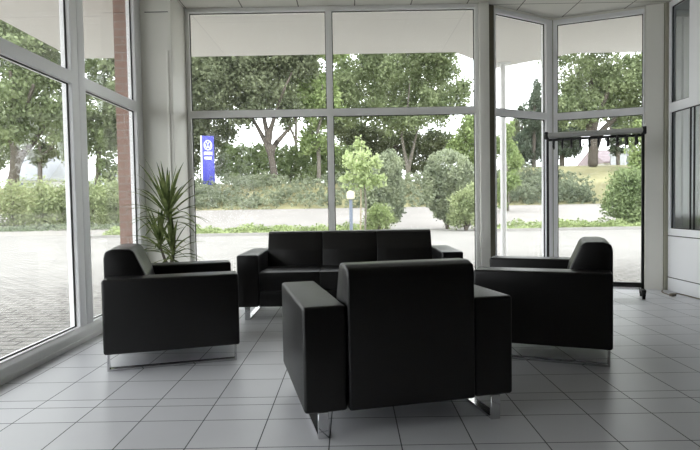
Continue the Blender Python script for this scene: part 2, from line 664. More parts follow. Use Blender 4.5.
def left_window(n, y0, y1, s0, s1, label, edge=.06):
    # seen from indoors looking -x: local x runs from near to far (+y), outwards is -x
    L = y1-y0
    return window(n, (XL-.025, y0), (XL-.025, y1), [0, s0, L-s1, L], [zL[0], zL[1]+.002, zL[2], zL[3], zL[4], zL[5]], [(1, 1), (1, 3)], label, FRAME_W)


left_window(1, 2.05, 4.233, .10, .10, 'tall left-hand window with the loose shrubs directly behind it')
left_window(2, 4.237, 5.53, .105, .155, 'narrow left-hand window with the brick pillar behind it')
left_window(3, -.10, 2.046, .10, .10, 'unseen left-hand window nearest the camera, added to light the room')  # out of view, included for the daylight it lets in
sl = prism('trim_9', [(-2.047, .110), (-2.018, .088), (-2.018, .0855), (-2.047, .0855)], -.1, 5.53, 'y', FRAME_W)
tag(sl, 'white sloping bead along the foot of the left window glass', 'trim', kind='structure')
wl = box('wall_left', (-2.12, -5, 0), (-2.02, -.102, CEIL_Z), WALL_M)
tag(wl, 'plain left wall behind the camera', 'wall', kind='structure')
tr1 = prism('trim_1', [(-2.12, 0), (-2.012, 0), (-2.012, .03), (-2.017, .035), (-2.017, .078), (-2.02, .085), (-2.12, .085)], -.1, 5.53, 'y', FRAME_G, bevel=0)
tag(tr1, 'grey aluminium sill rail along the foot of the left windows', 'trim', kind='structure')
wr_ = box('wall_rear', (-2.12, -5.1, 0), (3.55, -5, CEIL_Z), WALL_D)
tag(wr_, 'plain rear wall behind the camera', 'wall', kind='structure')

# corner column
cc = prism('trim_2', [(-2.13, 5.532), (-1.742, 5.532), (-1.742, 6.1), (-2.13, 6.1)], 0, CEIL_Z-.001, 'z', COLUMN, bevel=.005)
tag(cc, 'pale clad corner column between left and back windows behind the plant', 'column', kind='structure')
box('joint', (-2.0, 5.528, 2.925), (-1.77, 5.5325, 2.931), GASKET, cc)
box('cover_strip', (-1.80, 5.522, .02), (-1.775, 5.533, 2.55), COLUMN, cc, .002)

# back window: two by two panes
window(4, (-1.738, 5.99), (1.40, 5.99), [0, .040, 1.503, 1.569, 3.098, 3.138], [0, .06, 1.958, 2.032, 3.075, 3.12],
       [(1, 1), (1, 3), (3, 1), (3, 3)], 'wide two by two pane back window above the black sofa', FRAME_G, gap=.05)
c3 = box('trim_3', (1.402, 5.95, 0), (1.505, 6.12, CEIL_Z), COLUMN, bevel=.005)
tag(c3, 'grey column between the back window and the bay', 'column', kind='structure')
c4 = prism('trim_4', [(1.507, 6.02), (1.583, 6.055), (1.56, 6.12), (1.507, 6.12)], 0, CEIL_Z, 'z', RECESS_SHADE)  # recess beside the bay, its shade painted dark
tag(c4, 'olive recess strip with painted-in shade at the left edge of the bay', 'trim', kind='structure')

# bay
bA, bB, bC = Vector((1.585, 6.05)), Vector((2.385, 6.512)), Vector((3.265, 6.157))
Lb = (bB-bA).length
Lc = (bC-bB).length
zB = [0, .055, 1.945, 2.022, 3.045, 3.095]
window(5, bA, bB, [0, .025, Lb-.105, Lb-.004], zB, [(1, 1), (1, 3)], 'left bay window with the white canopy post behind it', FRAME_W)
window(6, bB, bC, [.004, .05, Lc-.012, Lc], zB, [(1, 1), (1, 3)], 'right bay window behind the coat rack', FRAME_W)
hd = prism('trim_5', [(bA.x, bA.y), (bB.x, bB.y), (bC.x, bC.y), (bC.x+.03, bC.y+.09), (bB.x, bB.y+.1), (bA.x-.03, bA.y+.08)], 3.097, 3.118, 'z', COLUMN)
tag(hd, 'narrow header rail along the top of the bay', 'trim', kind='structure')
ap = prism('trim_8', [(bB.x-.012, bB.y+.004), (bB.x, bB.y-.002), (bB.x+.012, bB.y+.002), (bB.x+.05, bB.y+.12), (bB.x-.06, bB.y+.12)], 0, 3.095, 'z', COLUMN_D)
tag(ap, 'narrow olive corner post where the two bay windows meet', 'trim', kind='structure')
# wide right column
c6 = prism('trim_6', [(3.268, 6.14), (3.43, 6.075), (3.44, 6.09), (3.47, 6.09), (3.47, 6.24), (3.30, 6.24)], 0, CEIL_Z, 'z', COLUMN)
tag(c6, 'pale column between the bay and the right partition', 'column', kind='structure')
c7 = box('trim_7', (3.44, 6.052, 0), (3.50, 6.088, CEIL_Z), COLUMN_D)
tag(c7, 'olive corner strip where the right partition meets the column', 'trim', kind='structure')

# right partition: seen looking +x, local x runs from far to near
LR = 1.25
pw_ = window(7, (3.47, 6.05), (3.47, 6.05-LR), [0, .035, .36, .42, LR-.05, LR], [0, .145, .150, .598, .604, .68, 1.935, 2.035, 3.06, 3.118],
             [(1, 5), (2, 5), (3, 5), (1, 7)], 'white glazed partition with pale blind at the right edge', PANEL_W, depth=.06, gap=.03, glass=GLASS_P)
for z in (.147, .601):
    box('groove', (.0, -.002, z-.005), (LR, .002, z+.004), GASKET, pw_)
wr = box('wall_right', (3.47, -5, 0), (3.55, 6.05-LR-.002, CEIL_Z), WALL_M)
tag(wr, 'plain right wall beyond the glazed partition', 'wall', kind='structure')
# dim office behind the partition
for nm, lo, hi, lb in (
        ('wall_office_side', (5.92, 2.0, 0), (6.0, 6.30, 3.12), 'side wall of the dim office behind the partition'),
        ('wall_office_near', (3.56, 2.0, 0), (5.92, 2.08, 3.12), 'near wall of the dim office behind the partition'),
        ('floor_office', (3.56, 2.0, -.12), (6.0, 6.38, 0), 'floor of the dim office behind the partition'),
        ('ceiling_office', (3.56, 2.0, 3.12), (6.0, 6.38, 3.18), 'ceiling of the dim office behind the partition')):
    tag(box(nm, lo, hi, DARKWALL), lb, nm.split('_')[0], kind='structure')

window(8, (3.56, 6.30), (5.92, 6.30), [0, .06, 1.15, 1.21, 2.30, 2.36], [0, .85, 3.0, 3.12], [(1, 1), (3, 1)],
       'outer office window added to light the blind, seen through the glazed partition', FRAME_G)  # added opening so daylight brightens the office and its blind

# brick pillar outside the corner
bp_ = box('brick_pillar', (-2.365, 5.66, 0), (-2.132, 6.14, 3.10), BRICK)
bp_.location = (0, 0, 0)
tag(bp_, 'red brick pillar outside the narrow left window', 'pillar', kind='structure')
cpo = empty('canopy_post', (2.352, 8.5, 0))
tag(cpo, 'slim white canopy post outside the left bay window', 'post')
me = tube_mesh([(0, 0, .01), (0, 0, 3.10)], .045, 16)
link('shaft', me, POSTW, cpo)
box('base_plate', (-.09, -.09, 0), (.09, .09, .012), POSTW, cpo, .003)
box('head_plate', (-.10, -.10, 3.085), (.10, .10, 3.10), POSTW, cpo, .003)

# ================================================================== SEATING
AH, BH, D2, AW = .572, .742, .405, .189
SB = .115


def seat_piece(name, label, W, n):
    root = empty(name)
    tag(root, label, 'sofa' if n > 1 else 'armchair')
    h = W/2
    for s in (-1, 1):
        a, b = (s*h, s*(h-AW)) if s < 0 else (s*(h-AW), s*h)
        box('armrest', (a, -D2, SB), (b, D2, AH), LEATHER, root, .016, 4)
        x = s*(h-.083)
        U = [(-D2+.012, SB), (-D2+.012, 0), (D2-.018, 0), (D2-.018, SB), (D2-.030, SB), (D2-.030, .012), (-D2+.024, .012), (-D2+.024, SB)]
        prism('sled_leg', U, x-.023, x+.023, 'x', CHROME, root, .0015, 1)['label'] = 'chrome flat bar sled leg'
    w = (W-2*AW-.006)/n
    # backrest leans forward at its foot, flat narrow top
    prof = [(-D2-.012, SB), (-D2-.012, .69), (-D2-.002, BH-.016), (-D2+.045, BH), (-D2+.145, BH-.002), (-D2+.172, BH-.022), (-D2+.24, AH-.005), (-D2+.28, .40), (-D2+.28, SB)]
    for i in range(n):
        x0 = -h+AW+.003+i*w
        g, bv = (.0015, .011) if n == 1 else (.0004, .005)
        prism('backrest', prof, x0+g, x0+w-g, 'x', LEATHER, root, bv, 3)
        box('seat_cushion', (x0+g, -D2+.285, .255), (x0+w-g, D2-.008, .418), LEATHER, root, .025 if n == 1 else .008, 4)
    box('seat_base', (-h+AW+.004, -D2+.285, SB), (h-AW-.004, D2-.012, .25), LEATHER, root, .008, 2)
    return root


def place(o, corner, fwd_deg, side, W):
    """corner = rear body corner on the given side (-1 left, 1 right of the facing direction)"""
    a = math.radians(fwd_deg)
    f = Vector((math.cos(a), math.sin(a)))
    r = Vector((f.y, -f.x))
    c = Vector(corner)+f*D2-r*side*W/2
    o.location = (c.x, c.y, 0)
    o.rotation_euler = (0, 0, a-math.pi/2)


CW = .972
front = seat_piece('armchair', 'black leather armchair turned back to the viewer, in front of the sofa', CW, 1)
front['group'] = 'black leather armchairs'
place(front, (-.208, 2.300), 103.3, -1, CW)
left = copy_tree(front)
left['label'] = 'black leather armchair beside the left windows, in front of the potted plant'
aL = math.radians(15.6)
fL, rL = Vector((math.cos(aL), math.sin(aL))), Vector((math.sin(aL), -math.cos(aL)))
pc = Vector((-1.495, 3.362))-fL*.025+rL*.067
place(left, pc, 15.6, 1, CW)
right = copy_tree(front)
right['label'] = 'black leather armchair on the right, in front of the coat rack'
aR = math.radians(158.5)
fR = Vector((math.cos(aR), math.sin(aR)))
lR = Vector((-fR.y, fR.x))
place(right, Vector((1.530, 3.288))-fR*.025+lR*.067, 158.5, -1, CW)
sofa = seat_piece('sofa', 'black leather three seat sofa in front of the wide back window', 1.98, 3)
sofa.location = (-.012, 5.205, 0)
sofa.rotation_euler = (0, 0, math.pi)

# ================================================================== COAT RACK
rA, rB = Vector((2.115, 5.93)), Vector((2.957, 5.60))
rk = empty('coat_rack', ((rA.x+rB.x)/2, (rA.y+rB.y)/2, 0), math.atan2(rB.y-rA.y, rB.x-rA.x))
tag(rk, 'black wheeled coat rack with grey top tube and hooks in the bay', 'coat rack')
hw = (rB-rA).length/2
for s in (-1, 1):
    box('post', (s*hw-.013, -.02, .09), (s*hw+.013, .02, 1.70), BLACKM, rk, .004)
    box('end_cap', (s*hw-.018+s*.012, -.032, 1.655), (s*hw+.018+s*.012, .032, 1.735), BLACKM, rk, .01)
    box('foot_bar', (s*hw-.02, -.125, .065), (s*hw+.02, .125, .095), BLACKM, rk, .005)
    for t in (-1, 1):
        me = tube_mesh([(s*hw-.013, t*.10, .028), (s*hw+.013, t*.10, .028)], .028, 18)
        wh = link('caster', me, BLACKM, rk)
        box('caster_fork', (s*hw-.018, t*.10-.012, .03), (s*hw+.018, t*.10+.012, .07), BLACKM, wh, .003)
link('top_tube', tube_mesh([(-hw, 0, 1.695), (hw, 0, 1.695)], .030, 18), GREYTUBE, rk)['label'] = 'grey round top tube'
box('hook_rail', (-hw, -.012, 1.635), (hw, .012, 1.662), BLACKM, rk, .004)
box('lower_bar', (-hw, -.015, .105), (hw, .015, .155), BLACKM, rk, .004)
hk_me = tube_mesh([(0, -.010, 1.648), (0, -.028, 1.64), (0, -.034, 1.60), (0, -.05, 1.565), (0, -.075, 1.56), (0, -.09, 1.58)], [.013, .013, .011, .010, .010, .012], 8)
hk2 = tube_mesh([(0, .010, 1.648), (0, .028, 1.64), (0, .034, 1.60), (0, .05, 1.565), (0, .075, 1.56), (0, .09, 1.58)], [.013, .013, .011, .010, .010, .012], 8)
for i in range(10):
    for mm in (hk_me, hk2):
        h = link('hook', mm, BLACKM, rk)
        h.location = (-hw+.06+i*(2*hw-.12)/9, 0, 0)

# ================================================================== CABLE
pts = [(3.40, 6.02, .006), (3.34, 5.93, .006), (3.30, 5.80, .006), (3.31, 5.72, .006), (3.36, 5.74, .006), (3.41, 5.78, .006), (3.435, 5.72, .006), (3.44, 5.60, .006), (3.445, 5.3, .006)]
cpts = []
for i in range(len(pts)-1):
    P0, P1, P2, P3 = (Vector(pts[max(0, min(len(pts)-1, j))]) for j in (i-1, i, i+1, i+2))
    for k in range(6):
        t = k/6
        cpts.append(.5*(2*P1+(P2-P0)*t+(2*P0-5*P1+4*P2-P3)*t*t+(3*P1-P0-3*P2+P3)*t**3))
cpts.append(Vector(pts[-1]))
cb = link('cable', tube_mesh(cpts, .006, 8), CABLE)
tag(cb, 'thin grey brown cable lying on the tiles by the right partition', 'cable')
plug = empty('power_plug', (3.30, 5.66, 0), .5)
tag(plug, 'small dark power plug lying on the tiles beside the cable', 'plug')
box('plug_body', (-.035, -.02, 0), (.035, .02, .03), CABLE, plug, .008, 3)
for s in (-1, 1):
    link('pin', tube_mesh([(.033, s*.01, .015), (.055, s*.01, .015)], .003, 8), CHROME, plug)

# vertical blind in the office
vb = empty('vertical_blind', (3.60, 6.22, 0))
tag(vb, 'pale grey vertical blind hanging behind the partition glass', 'blind')
bm = bmesh.new()
prev = None
for i in range(50):
    x = .02+i*.046
    y = .035 if i % 2 else 0
    a, b = bm.verts.new((x, y, .35)), bm.verts.new((x, y, 3.02))
    if prev:
        bm.faces.new((prev[0], a, b, prev[1]))
    prev = (a, b)
bmesh.ops.solidify(bm, geom=bm.faces[:], thickness=.002)
link('slats', bm_mesh(bm, 'slats'), BLIND, vb)
box('head_rail', (0, -.01, 3.02), (2.3, .045, 3.07), FRAME_G, vb, .004)

# ================================================================== PLANT
pl = empty('dracaena', (-1.66, 5.02, 0))
tag(pl, 'spiky green dracaena in a pot by the corner column, behind the left armchair', 'plant')
link('pot', lathe_mesh([(.11, 0), (.125, .01), (.15, .24), (.155, .27), (.14, .27), (.135, .235), (.01, .235)]), POT, pl)
link('soil', lathe_mesh([(.134, .20), (.134, .236), (.06, .24), (.002, .242)], 24), SOIL, pl)
tips = [Vector((.0, 0, .93)), Vector((-.09, .03, .66)), Vector((.05, -.05, .60))]
skin_tree('stem', [(0, 0, .2), (.01, 0, .42), (.04, .01, .6), (.05, .01, .74), tuple(tips[0]), (-.05, .02, .54), tuple(tips[1]), (.03, -.03, .5), tuple(tips[2])],
          [(0, 1), (1, 2), (2, 3), (3, 4), (1, 5), (5, 6), (1, 7), (7, 8)], [.022, .02, .017, .016, .013, .013, .010, .013, .010], BARK, pl)


def blade(start, az, el, L, w, droop):
    bm = bmesh.new()
    d = Vector((math.cos(az)*math.cos(el), math.sin(az)*math.cos(el), math.sin(el)))
    side = Vector((-math.sin(az), math.cos(az), 0))
    N = 7
    rows = []
    p = Vector(start)
    for i in range(N+1):
        t = i/N
        ww = w*(.55+.9*t*(1-t)*2)*(1-t**4)+.0008
        nrm = side.cross(d).normalized()
        rows.append((bm.verts.new(p-side*ww), bm.verts.new(p-nrm*ww*.35), bm.verts.new(p+side*ww)))
        d = (d+Vector((0, 0, -droop*t*.33))).normalized()
        p = p+d*(L/N)
    for a, b in zip(rows[:-1], rows[1:]):
        bm.faces.new((a[0], a[1], b[1], b[0]))
        bm.faces.new((a[1], a[2], b[2], b[1]))
    return bm


for ti, (tp, num, Lm) in enumerate(zip(tips, (46, 30, 26), (.50, .38, .33))):
    for i in range(num):
        t = (i+.5)/num
        az = i*2.39996+ti
        el = math.radians(83-88*t+random.uniform(-8, 8))
        L = Lm*random.uniform(.8, 1.12)*(1-.12*t)
        bm = blade(tp+Vector((0, 0, .05-.12*t)), az, el, L, 0.0150*random.uniform(.85, 1.15), .55+.5*t)
        link('leaf', bm_mesh(bm, 'leaf', True), L_DRAC, pl)

# ================================================================== OUTDOORS
pv = prism('paving', [(-60, -20), (-2.13, -20), (-2.13, 6.13), (1.5, 6.13), (2.38, 6.62), (3.3, 6.25), (3.56, 6.25), (3.56, 6.4), (60, 6.4), (60, 21), (-60, 21)], -.3, -.005, 'z', PAVER)
tag(pv, 'pale concrete block paving of the forecourt', 'paving', kind='structure')
rd = terrain('road', -70, 70, 21, 32, 8, 12, ROAD)
tag(rd, 'pale road beyond the planting strip', 'road', kind='structure')
hl = terrain('hill_lawn', -90, 90, 32, 110, 90, 78, LAWN)
tag(hl, 'grassy embankment rising beyond the road', 'hill', kind='structure')
kb = box('kerb', (-9, 18.55, -.01), (1.25, 18.68, .09), KERB)
tag(kb, 'concrete kerb before the left planting strip', 'kerb', kind='structure')
kb = box('kerb', (4.5, 18.55, -.01), (16, 18.68, .09), KERB)
tag(kb, 'concrete kerb before the right planting strip', 'kerb', kind='structure')


def cover(name, label, x0, x1, y0, y1, h, n, size, mat, soil=True, cat='ground cover'):
    """low mounds of leaves over a bed"""
    m = 60
    cen = np.column_stack([RNG.uniform(x0, x1, m), RNG.uniform(y0, y1, m)])
    amp = RNG.uniform(.3, 1, m)
    P = np.column_stack([RNG.uniform(x0, x1, n), RNG.uniform(y0, y1, n), np.zeros(n)])
    rad = max(.35, (x1-x0)/26)
    hh = np.zeros(n)
    for c, a in zip(cen, amp):
        d = np.hypot(P[:, 0]-c[0], (P[:, 1]-c[1])*1.5)
        hh = np.maximum(hh, a*np.exp(-(d/rad)**2))
    g = np.array([ground_z(p[0], p[1]) for p in P])
    P[:, 2] = g + h*(.22+.78*hh)*RNG.uniform(.25, 1, n)
    N = np.tile([0, -.4, .8], (n, 1)).astype(float)
    o = leaf_cloud(name, P, N, size, mat)
    tag(o, label, cat, kind='stuff')
    return o


cover('ground_cover', 'low yellow-green plants in the kerbed strip below the wide back window', -8.5, 1.1, 18.75, 20.4, .42, 9000, .10, L_COVER)
cover('ground_cover', 'low yellow-green plants in the kerbed strip outside the bay', 4.6, 15.5, 18.75, 20.4, .42, 9000, .10, L_COVER)
cover('ground_cover', 'low grass fringe under the loose shrubs on the left', -19, -9.2, 23.2, 24.6, .22, 4000, .11, L_JUND, cat='grass')
bed = box('planting_bed', (-8.8, 18.68, -.02), (1.2, 20.6, .03), SOIL)
tag(bed, 'soil bed of the left planting strip', 'bed', kind='structure')
bed = box('planting_bed', (4.55, 18.68, -.02), (15.8, 20.6, .03), SOIL)
tag(bed, 'soil bed of the right planting strip', 'bed', kind='structure')

def mounds(name, label, x0, x1, y0, y1, m, r, h, n, size, mat):
    B = []
    for _ in range(m):
        x, y = random.uniform(x0, x1), random.uniform(y0, y1)
        q = random.uniform(.65, 1.25)
        B.append(((x, y, ground_z(x, y)+.05*h), (r*q, r*q*.8, h*q)))
    P, N = blob_points(B, n, .7, .05)
    keep = P[:, 2] > np.array([ground_z(p[0], p[1]) for p in P])-.02
    o = leaf_cloud(name, P[keep], N[keep], size, mat)
    tag(o, label, 'shrub cover', kind='stuff')


mounds('embankment_shrubs', 'silvery juniper cover on the embankment below the blue sign', -16, 6.0, 32.3, 37.2, 230, 1.05, .62, 80000, .13, L_JUN)
mounds('embankment_shrubs', 'dull green juniper mounds on the embankment outside the bay', 9.0, 14.2, 32.4, 37.0, 62, 1.15, 1.05, 36000, .14, L_JUND)

# --- trees
tree('tree', 'dark-trunked forked tree in the middle of the left half of the back window', 'tree', 37, 275,
     [(274, 172, .26), (270, 150, .22), (268, 138, .2)],
     [(1, [(258, 128, .5), (246, 108, 1), (236, 88, 1)]), (2, [(276, 112, -.5), (283, 92, -1), (292, 72, -1)]), (2, [(262, 108, .8), (258, 82, 1), (262, 60, 1)]), (1, [(286, 132, .3), (300, 112, 1)])],
     [(250, 66, 32, 26), (288, 68, 28, 28), (232, 92, 26, 20), (268, 92, 30, 18), (284, 112, 16, 12), (246, 112, 18, 11), (222, 70, 24, 24), (230, 40, 40, 26), (280, 34, 44, 26)],
     26000, .26, L_OLIVE, clump=.42)
tree('tree', 'dense olive tree behind the blue sign at the left of the back window', 'tree', 41, 206,
     [(204, 172, .3), (206, 140, .25), (208, 110, .2)],
     [(1, [(196, 118, .5), (190, 90, 1)]), (2, [(220, 90, -.5), (226, 66, -1)])],
     [(198, 84, 22, 30), (214, 116, 22, 24), (196, 134, 16, 26), (216, 146, 15, 20), (226, 128, 10, 12), (206, 60, 30, 26), (186, 150, 16, 22), (180, 100, 16, 26), (204, 165, 20, 14), (205, 30, 40, 26)],
     17000, .27, L_OLIVE, clump=.4)
tree('tree', 'bright maple with a short pale trunk left of the centre mullion', 'tree', 39, 319,
     [(319, 172, .16), (319, 155, .14), (318, 130, .12)],
     [(1, [(312, 132, .5), (308, 110, 1)]), (2, [(324, 108, -.5), (322, 84, -1)])],
     [(316, 80, 20, 24), (308, 104, 15, 18), (322, 118, 16, 22), (312, 140, 13, 16), (325, 148, 12, 16), (330, 96, 16, 22), (318, 50, 26, 20)],
     10500, .25, L_BRIGHT, bark=BARK_L, clump=.32)
tree('tree', 'large spreading tree with twin pale trunks behind the round shrubs', 'tree', 46, 408,
     [(408, 176, .22), (408, 169, .20), (404, 150, .13), (401, 132, .12)],
     [(1, [(413, 150, .4), (417, 132, .5), (422, 112, .6)]), (3, [(396, 112, .5), (384, 88, 1)]), (3, [(408, 104, -.5), (410, 78, -1)])],
     [(356, 78, 26, 26), (390, 70, 32, 28), (428, 74, 30, 26), (352, 112, 20, 18), (380, 108, 26, 16), (416, 106, 28, 15), (444, 98, 22, 18), (340, 96, 16, 22), (460, 92, 10, 14), (400, 124, 26, 10), (365, 36, 40, 24), (420, 36, 44, 24), (448, 68, 14, 16)],
     30000, .28, L_MID, bark=BARK_L, clump=.45)
tree('tree', 'dark bushy tree filling the view between the round shrubs', 'tree', 52, 395,
     [(395, 168, .22), (395, 150, .2), (394, 136, .15)], [(1, [(380, 140, .5)]), (1, [(412, 140, .5)])],
     [(385, 140, 20, 18), (404, 146, 18, 18), (424, 144, 18, 17), (366, 138, 18, 18), (440, 138, 15, 16), (346, 130, 14, 20), (395, 164, 22, 10), (425, 166, 18, 9), (350, 160, 16, 14), (374, 162, 18, 12)],
     15000, .30, L_OLIVE, clump=.4)
tree('tree', 'pale green tree right of the round shrubs, at the edge of the back window', 'tree', 43, 466,
     [(466, 170, .15), (466, 150, .13), (466, 132, .1)], [(1, [(458, 134, .4)]), (1, [(474, 130, .4)])],
     [(462, 138, 14, 18), (472, 128, 13, 18), (468, 156, 13, 14), (482, 140, 12, 24), (456, 150, 8, 12), (478, 160, 12, 16)],
     6500, .26, L_BRIGHT, clump=.3)
tree('tree', 'big broad tree above the loose shrubs in the first left window', 'tree', 36, 12,
     [(14, 176, .34), (16, 160, .3), (14, 142, .26)],
     [(2, [(2, 118, .5), (-14, 92, 1)]), (2, [(24, 112, -.5), (34, 84, -1)]), (1, [(34, 142, .4), (50, 116, .8)]), (2, [(14, 104, -.6), (10, 70, -1)])],
     [(10, 66, 38, 26), (44, 88, 30, 28), (-24, 92, 32, 32), (12, 104, 34, 22), (58, 118, 24, 20), (30, 130, 24, 14), (-10, 132, 28, 16), (60, 70, 22, 22), (0, 36, 44, 24), (40, 44, 36, 24), (66, 142, 14, 16)],
     27000, .27, L_MID, clump=.42)
tree('tree', 'leafy tree behind the narrow left window beside the brick pillar', 'tree', 38, 98,
     [(98, 180, .2), (99, 150, .17), (98, 120, .14)],
     [(1, [(90, 124, .4), (84, 100, .8)]), (2, [(108, 96, -.4), (112, 76, -.8)])],
     [(98, 84, 20, 22), (86, 112, 15, 20), (110, 104, 16, 22), (98, 132, 16, 16), (114, 140, 13, 22), (84, 142, 11, 14), (110, 170, 11, 16), (104, 60, 26, 18), (122, 120, 14, 26), (130, 90, 18, 26)],
     13500, .26, L_MID, clump=.35)
tree('conifer_tree', 'dark blue-green conifer in the left bay window', 'tree', 46, 534,
     [(534, 166, .2), (534, 130, .15), (535, 88, .05)], [],
     [(536, 92, 4, 12), (535, 108, 8, 12), (534, 124, 12, 12), (533, 140, 15, 12), (532, 154, 18, 11), (546, 130, 8, 16), (520, 150, 10, 10), (548, 152, 10, 14)],
     8000, .26, L_DARK, clump=.22)
tree('young_tree', 'slender light green tree right behind the canopy post', 'tree', 28, 508,
     [(508, 190, .06), (507, 160, .05), (508, 125, .03)], [(1, [(502, 140, .2)]), (1, [(514, 145, -.2)])],
     [(507, 128, 7, 11), (503, 148, 10, 14), (512, 160, 9, 14), (506, 178, 11, 14), (500, 196, 8, 10)],
     3800, .17, L_BRIGHT, bark=BARK_L, clump=.18)
tree('tree', 'broad bright tree with a stout grey trunk seen above the coat rack', 'tree', 45, 593,
     [(593, 160, .42), (593, 142, .4), (592, 128, .34)],
     [(2, [(584, 112, .5), (572, 94, 1)]), (2, [(602, 106, -.5), (612, 82, -1)]), (2, [(592, 98, .6), (590, 70, 1)]), (1, [(606, 126, .3), (624, 112, .6)])],
     [(600, 74, 32, 24), (572, 88, 20, 22), (628, 88, 24, 24), (606, 104, 28, 16), (640, 110, 18, 18), (564, 112, 12, 14), (580, 118, 18, 9), (624, 124, 16, 8), (655, 80, 24, 30), (600, 40, 50, 22), (672, 110, 20, 26)],
     25000, .27, L_MID, clump=.42)
tree('tree', 'dark tree mass in the middle of the bay, left of the stout grey trunk', 'tree', 55, 562,
     [(562, 152, .25), (562, 135, .2), (562, 120, .15)], [(1, [(554, 128, .4)]), (1, [(572, 126, .4)])],
     [(560, 128, 12, 14), (570, 138, 11, 10), (556, 146, 10, 9), (578, 128, 9, 9), (566, 150, 14, 6)],
     6000, .3, L_DARK, clump=.3)
tree('tree', 'narrow dark tree between the house roof and the pale shed', 'tree', 60, 618,
     [(618, 150, .2), (618, 136, .16), (618, 120, .1)], [],
     [(618, 124, 6, 10), (618, 138, 7, 9), (618, 150, 7, 6)], 2600, .28, L_DARK, clump=.22)
tree('tree', 'light green tree beside the right post of the coat rack', 'tree', 42, 646,
     [(646, 168, .14), (645, 145, .12), (645, 130, .08)], [(1, [(638, 134, .3)])],
     [(640, 134, 11, 12), (650, 146, 14, 16), (636, 158, 8, 10), (660, 130, 12, 20), (648, 166, 14, 10)],
     5500, .25, L_BRIGHT, clump=.28)

tree('tree', 'far dark tree behind the conifer, low in the left bay window', 'tree', 66, 522,
     [(522, 158, .22), (522, 140, .2), (522, 125, .14)], [],
     [(516, 134, 12, 14), (528, 138, 12, 14), (520, 150, 16, 10), (506, 146, 12, 14), (540, 144, 12, 12)], 6000, .32, L_OLIVE, clump=.35)
tree('tree', 'far dusky tree between the back window and the apex of the bay', 'tree', 60, 545,
     [(545, 158, .25), (545, 136, .2), (545, 118, .14)], [(1, [(536, 126, .5)]), (1, [(556, 124, -.5)])],
     [(540, 118, 14, 16), (554, 112, 14, 16), (548, 134, 18, 14), (526, 118, 9, 12), (560, 134, 12, 14), (530, 140, 12, 12), (566, 146, 10, 8)], 9000, .32, L_DARK, clump=.35)
tree('tree', 'far grey-green tree low behind the big broad tree in the first left window', 'tree', 58, 40,
     [(40, 176, .25), (40, 158, .22), (40, 140, .16)], [(1, [(28, 150, .5)]), (1, [(54, 146, -.5)])],
     [(36, 130, 22, 18), (60, 136, 18, 20), (16, 140, 18, 16), (50, 154, 20, 12), (74, 150, 12, 20), (70, 120, 14, 16)], 9000, .32, L_OLIVE, clump=.35)
tree('tree', 'far grey-green tree beyond the outer end of the loose shrub row', 'tree', 62, -12,
     [(-12, 176, .25), (-12, 158, .22), (-12, 140, .16)], [(1, [(-26, 146, .5)])],
     [(-10, 138, 16, 20), (-28, 130, 16, 20), (2, 150, 12, 14), (-18, 156, 18, 12)], 6000, .32, L_OLIVE, clump=.35)
tree('tree', 'far tree seen between the forked tree and the bright maple', 'tree', 64, 296,
     [(296, 166, .22), (296, 140, .18), (296, 110, .12)], [(1, [(286, 120, .5)])],
     [(300, 92, 16, 16), (286, 80, 16, 18), (306, 76, 14, 18), (262, 76, 18, 18), (240, 80, 18, 16), (292, 60, 24, 14)], 8000, .34, L_MID, clump=.4)
tree('tree', 'far tree closing the gap behind the twin-trunked tree', 'tree', 70, 384,
     [(384, 166, .25), (384, 140, .2), (384, 100, .12)], [(1, [(396, 116, .5)])],
     [(370, 84, 24, 20), (400, 90, 26, 22), (430, 88, 20, 20), (350, 98, 16, 18), (386, 112, 26, 14), (440, 112, 14, 14), (380, 62, 40, 14)], 11000, .36, L_OLIVE, clump=.4)
tree('tree', 'far tree closing the gap behind the stout grey trunk', 'tree', 72, 612,
     [(612, 150, .25), (612, 130, .2), (612, 100, .12)], [(1, [(600, 108, .5)])],
     [(600, 84, 24, 20), (626, 92, 20, 20), (576, 92, 16, 16), (610, 110, 22, 10), (640, 76, 18, 20), (590, 66, 26, 14)], 9000, .36, L_OLIVE, clump=.4)

# --- hedge on top of the embankment
hd_ = empty('hedge', (at(290, 165, 41).x, 41, 2.45))
tag(hd_, 'clipped green hedge on top of the embankment behind the forked tree', 'hedge')
Bl = []
for i in range(17):
    c = at(226+i*8.4, 165+random.uniform(-2, 2), 41+random.uniform(-.4, .4))-hd_.location
    Bl.append(((c.x, c.y, c.z), (.55, .7, 1.5*random.uniform(.9, 1.1))))
P, N = blob_points(Bl, 30000, .72, .09)
leaf_cloud('foliage', P, N, .20, L_HEDGE, hd_)
skin_tree('stems', [(-4, 0, -.2), (-4, 0, .8), (0, 0, .8), (0, 0, -.2), (4, 0, .8), (4, 0, -.2)], [(0, 1), (1, 2), (2, 3), (2, 4), (4, 5)], [.06]*6, BARK, hd_, 0)

# --- shrubs round the drive
shrub('round_shrub', 'rounded dark green yew left of the drive, behind the young tree', 21, 386, None,
      [(388, 174, 15, 22), (380, 195, 15, 22), (394, 200, 10, 20), (388, 210, 14, 12), (370, 190, 9, 22)], 22000, .095, L_YEW, clump=.05, shell=.72)
shrub('round_shrub', 'large rounded yew right of the drive, with paler shrub before it', 21, 447, None,
      [(448, 174, 22, 23), (440, 192, 17, 22), (456, 192, 18, 22), (446, 208, 14, 13), (464, 180, 12, 18)], 30000, .095, L_YEW, clump=.05, shell=.72)
shrub('bush', 'pale feathery bush before the large rounded yew', 19.6, 466, None,
      [(462, 206, 12, 16), (470, 198, 9, 14), (474, 212, 10, 14), (458, 218, 10, 9)], 4500, .10, L_LOOSE)
shrub('bush', 'small low bush at the foot of the young staked tree', 18.6, 379, None,
      [(372, 219, 9, 9), (384, 218, 10, 9), (379, 214, 9, 8)], 2600, .085, L_COVER)
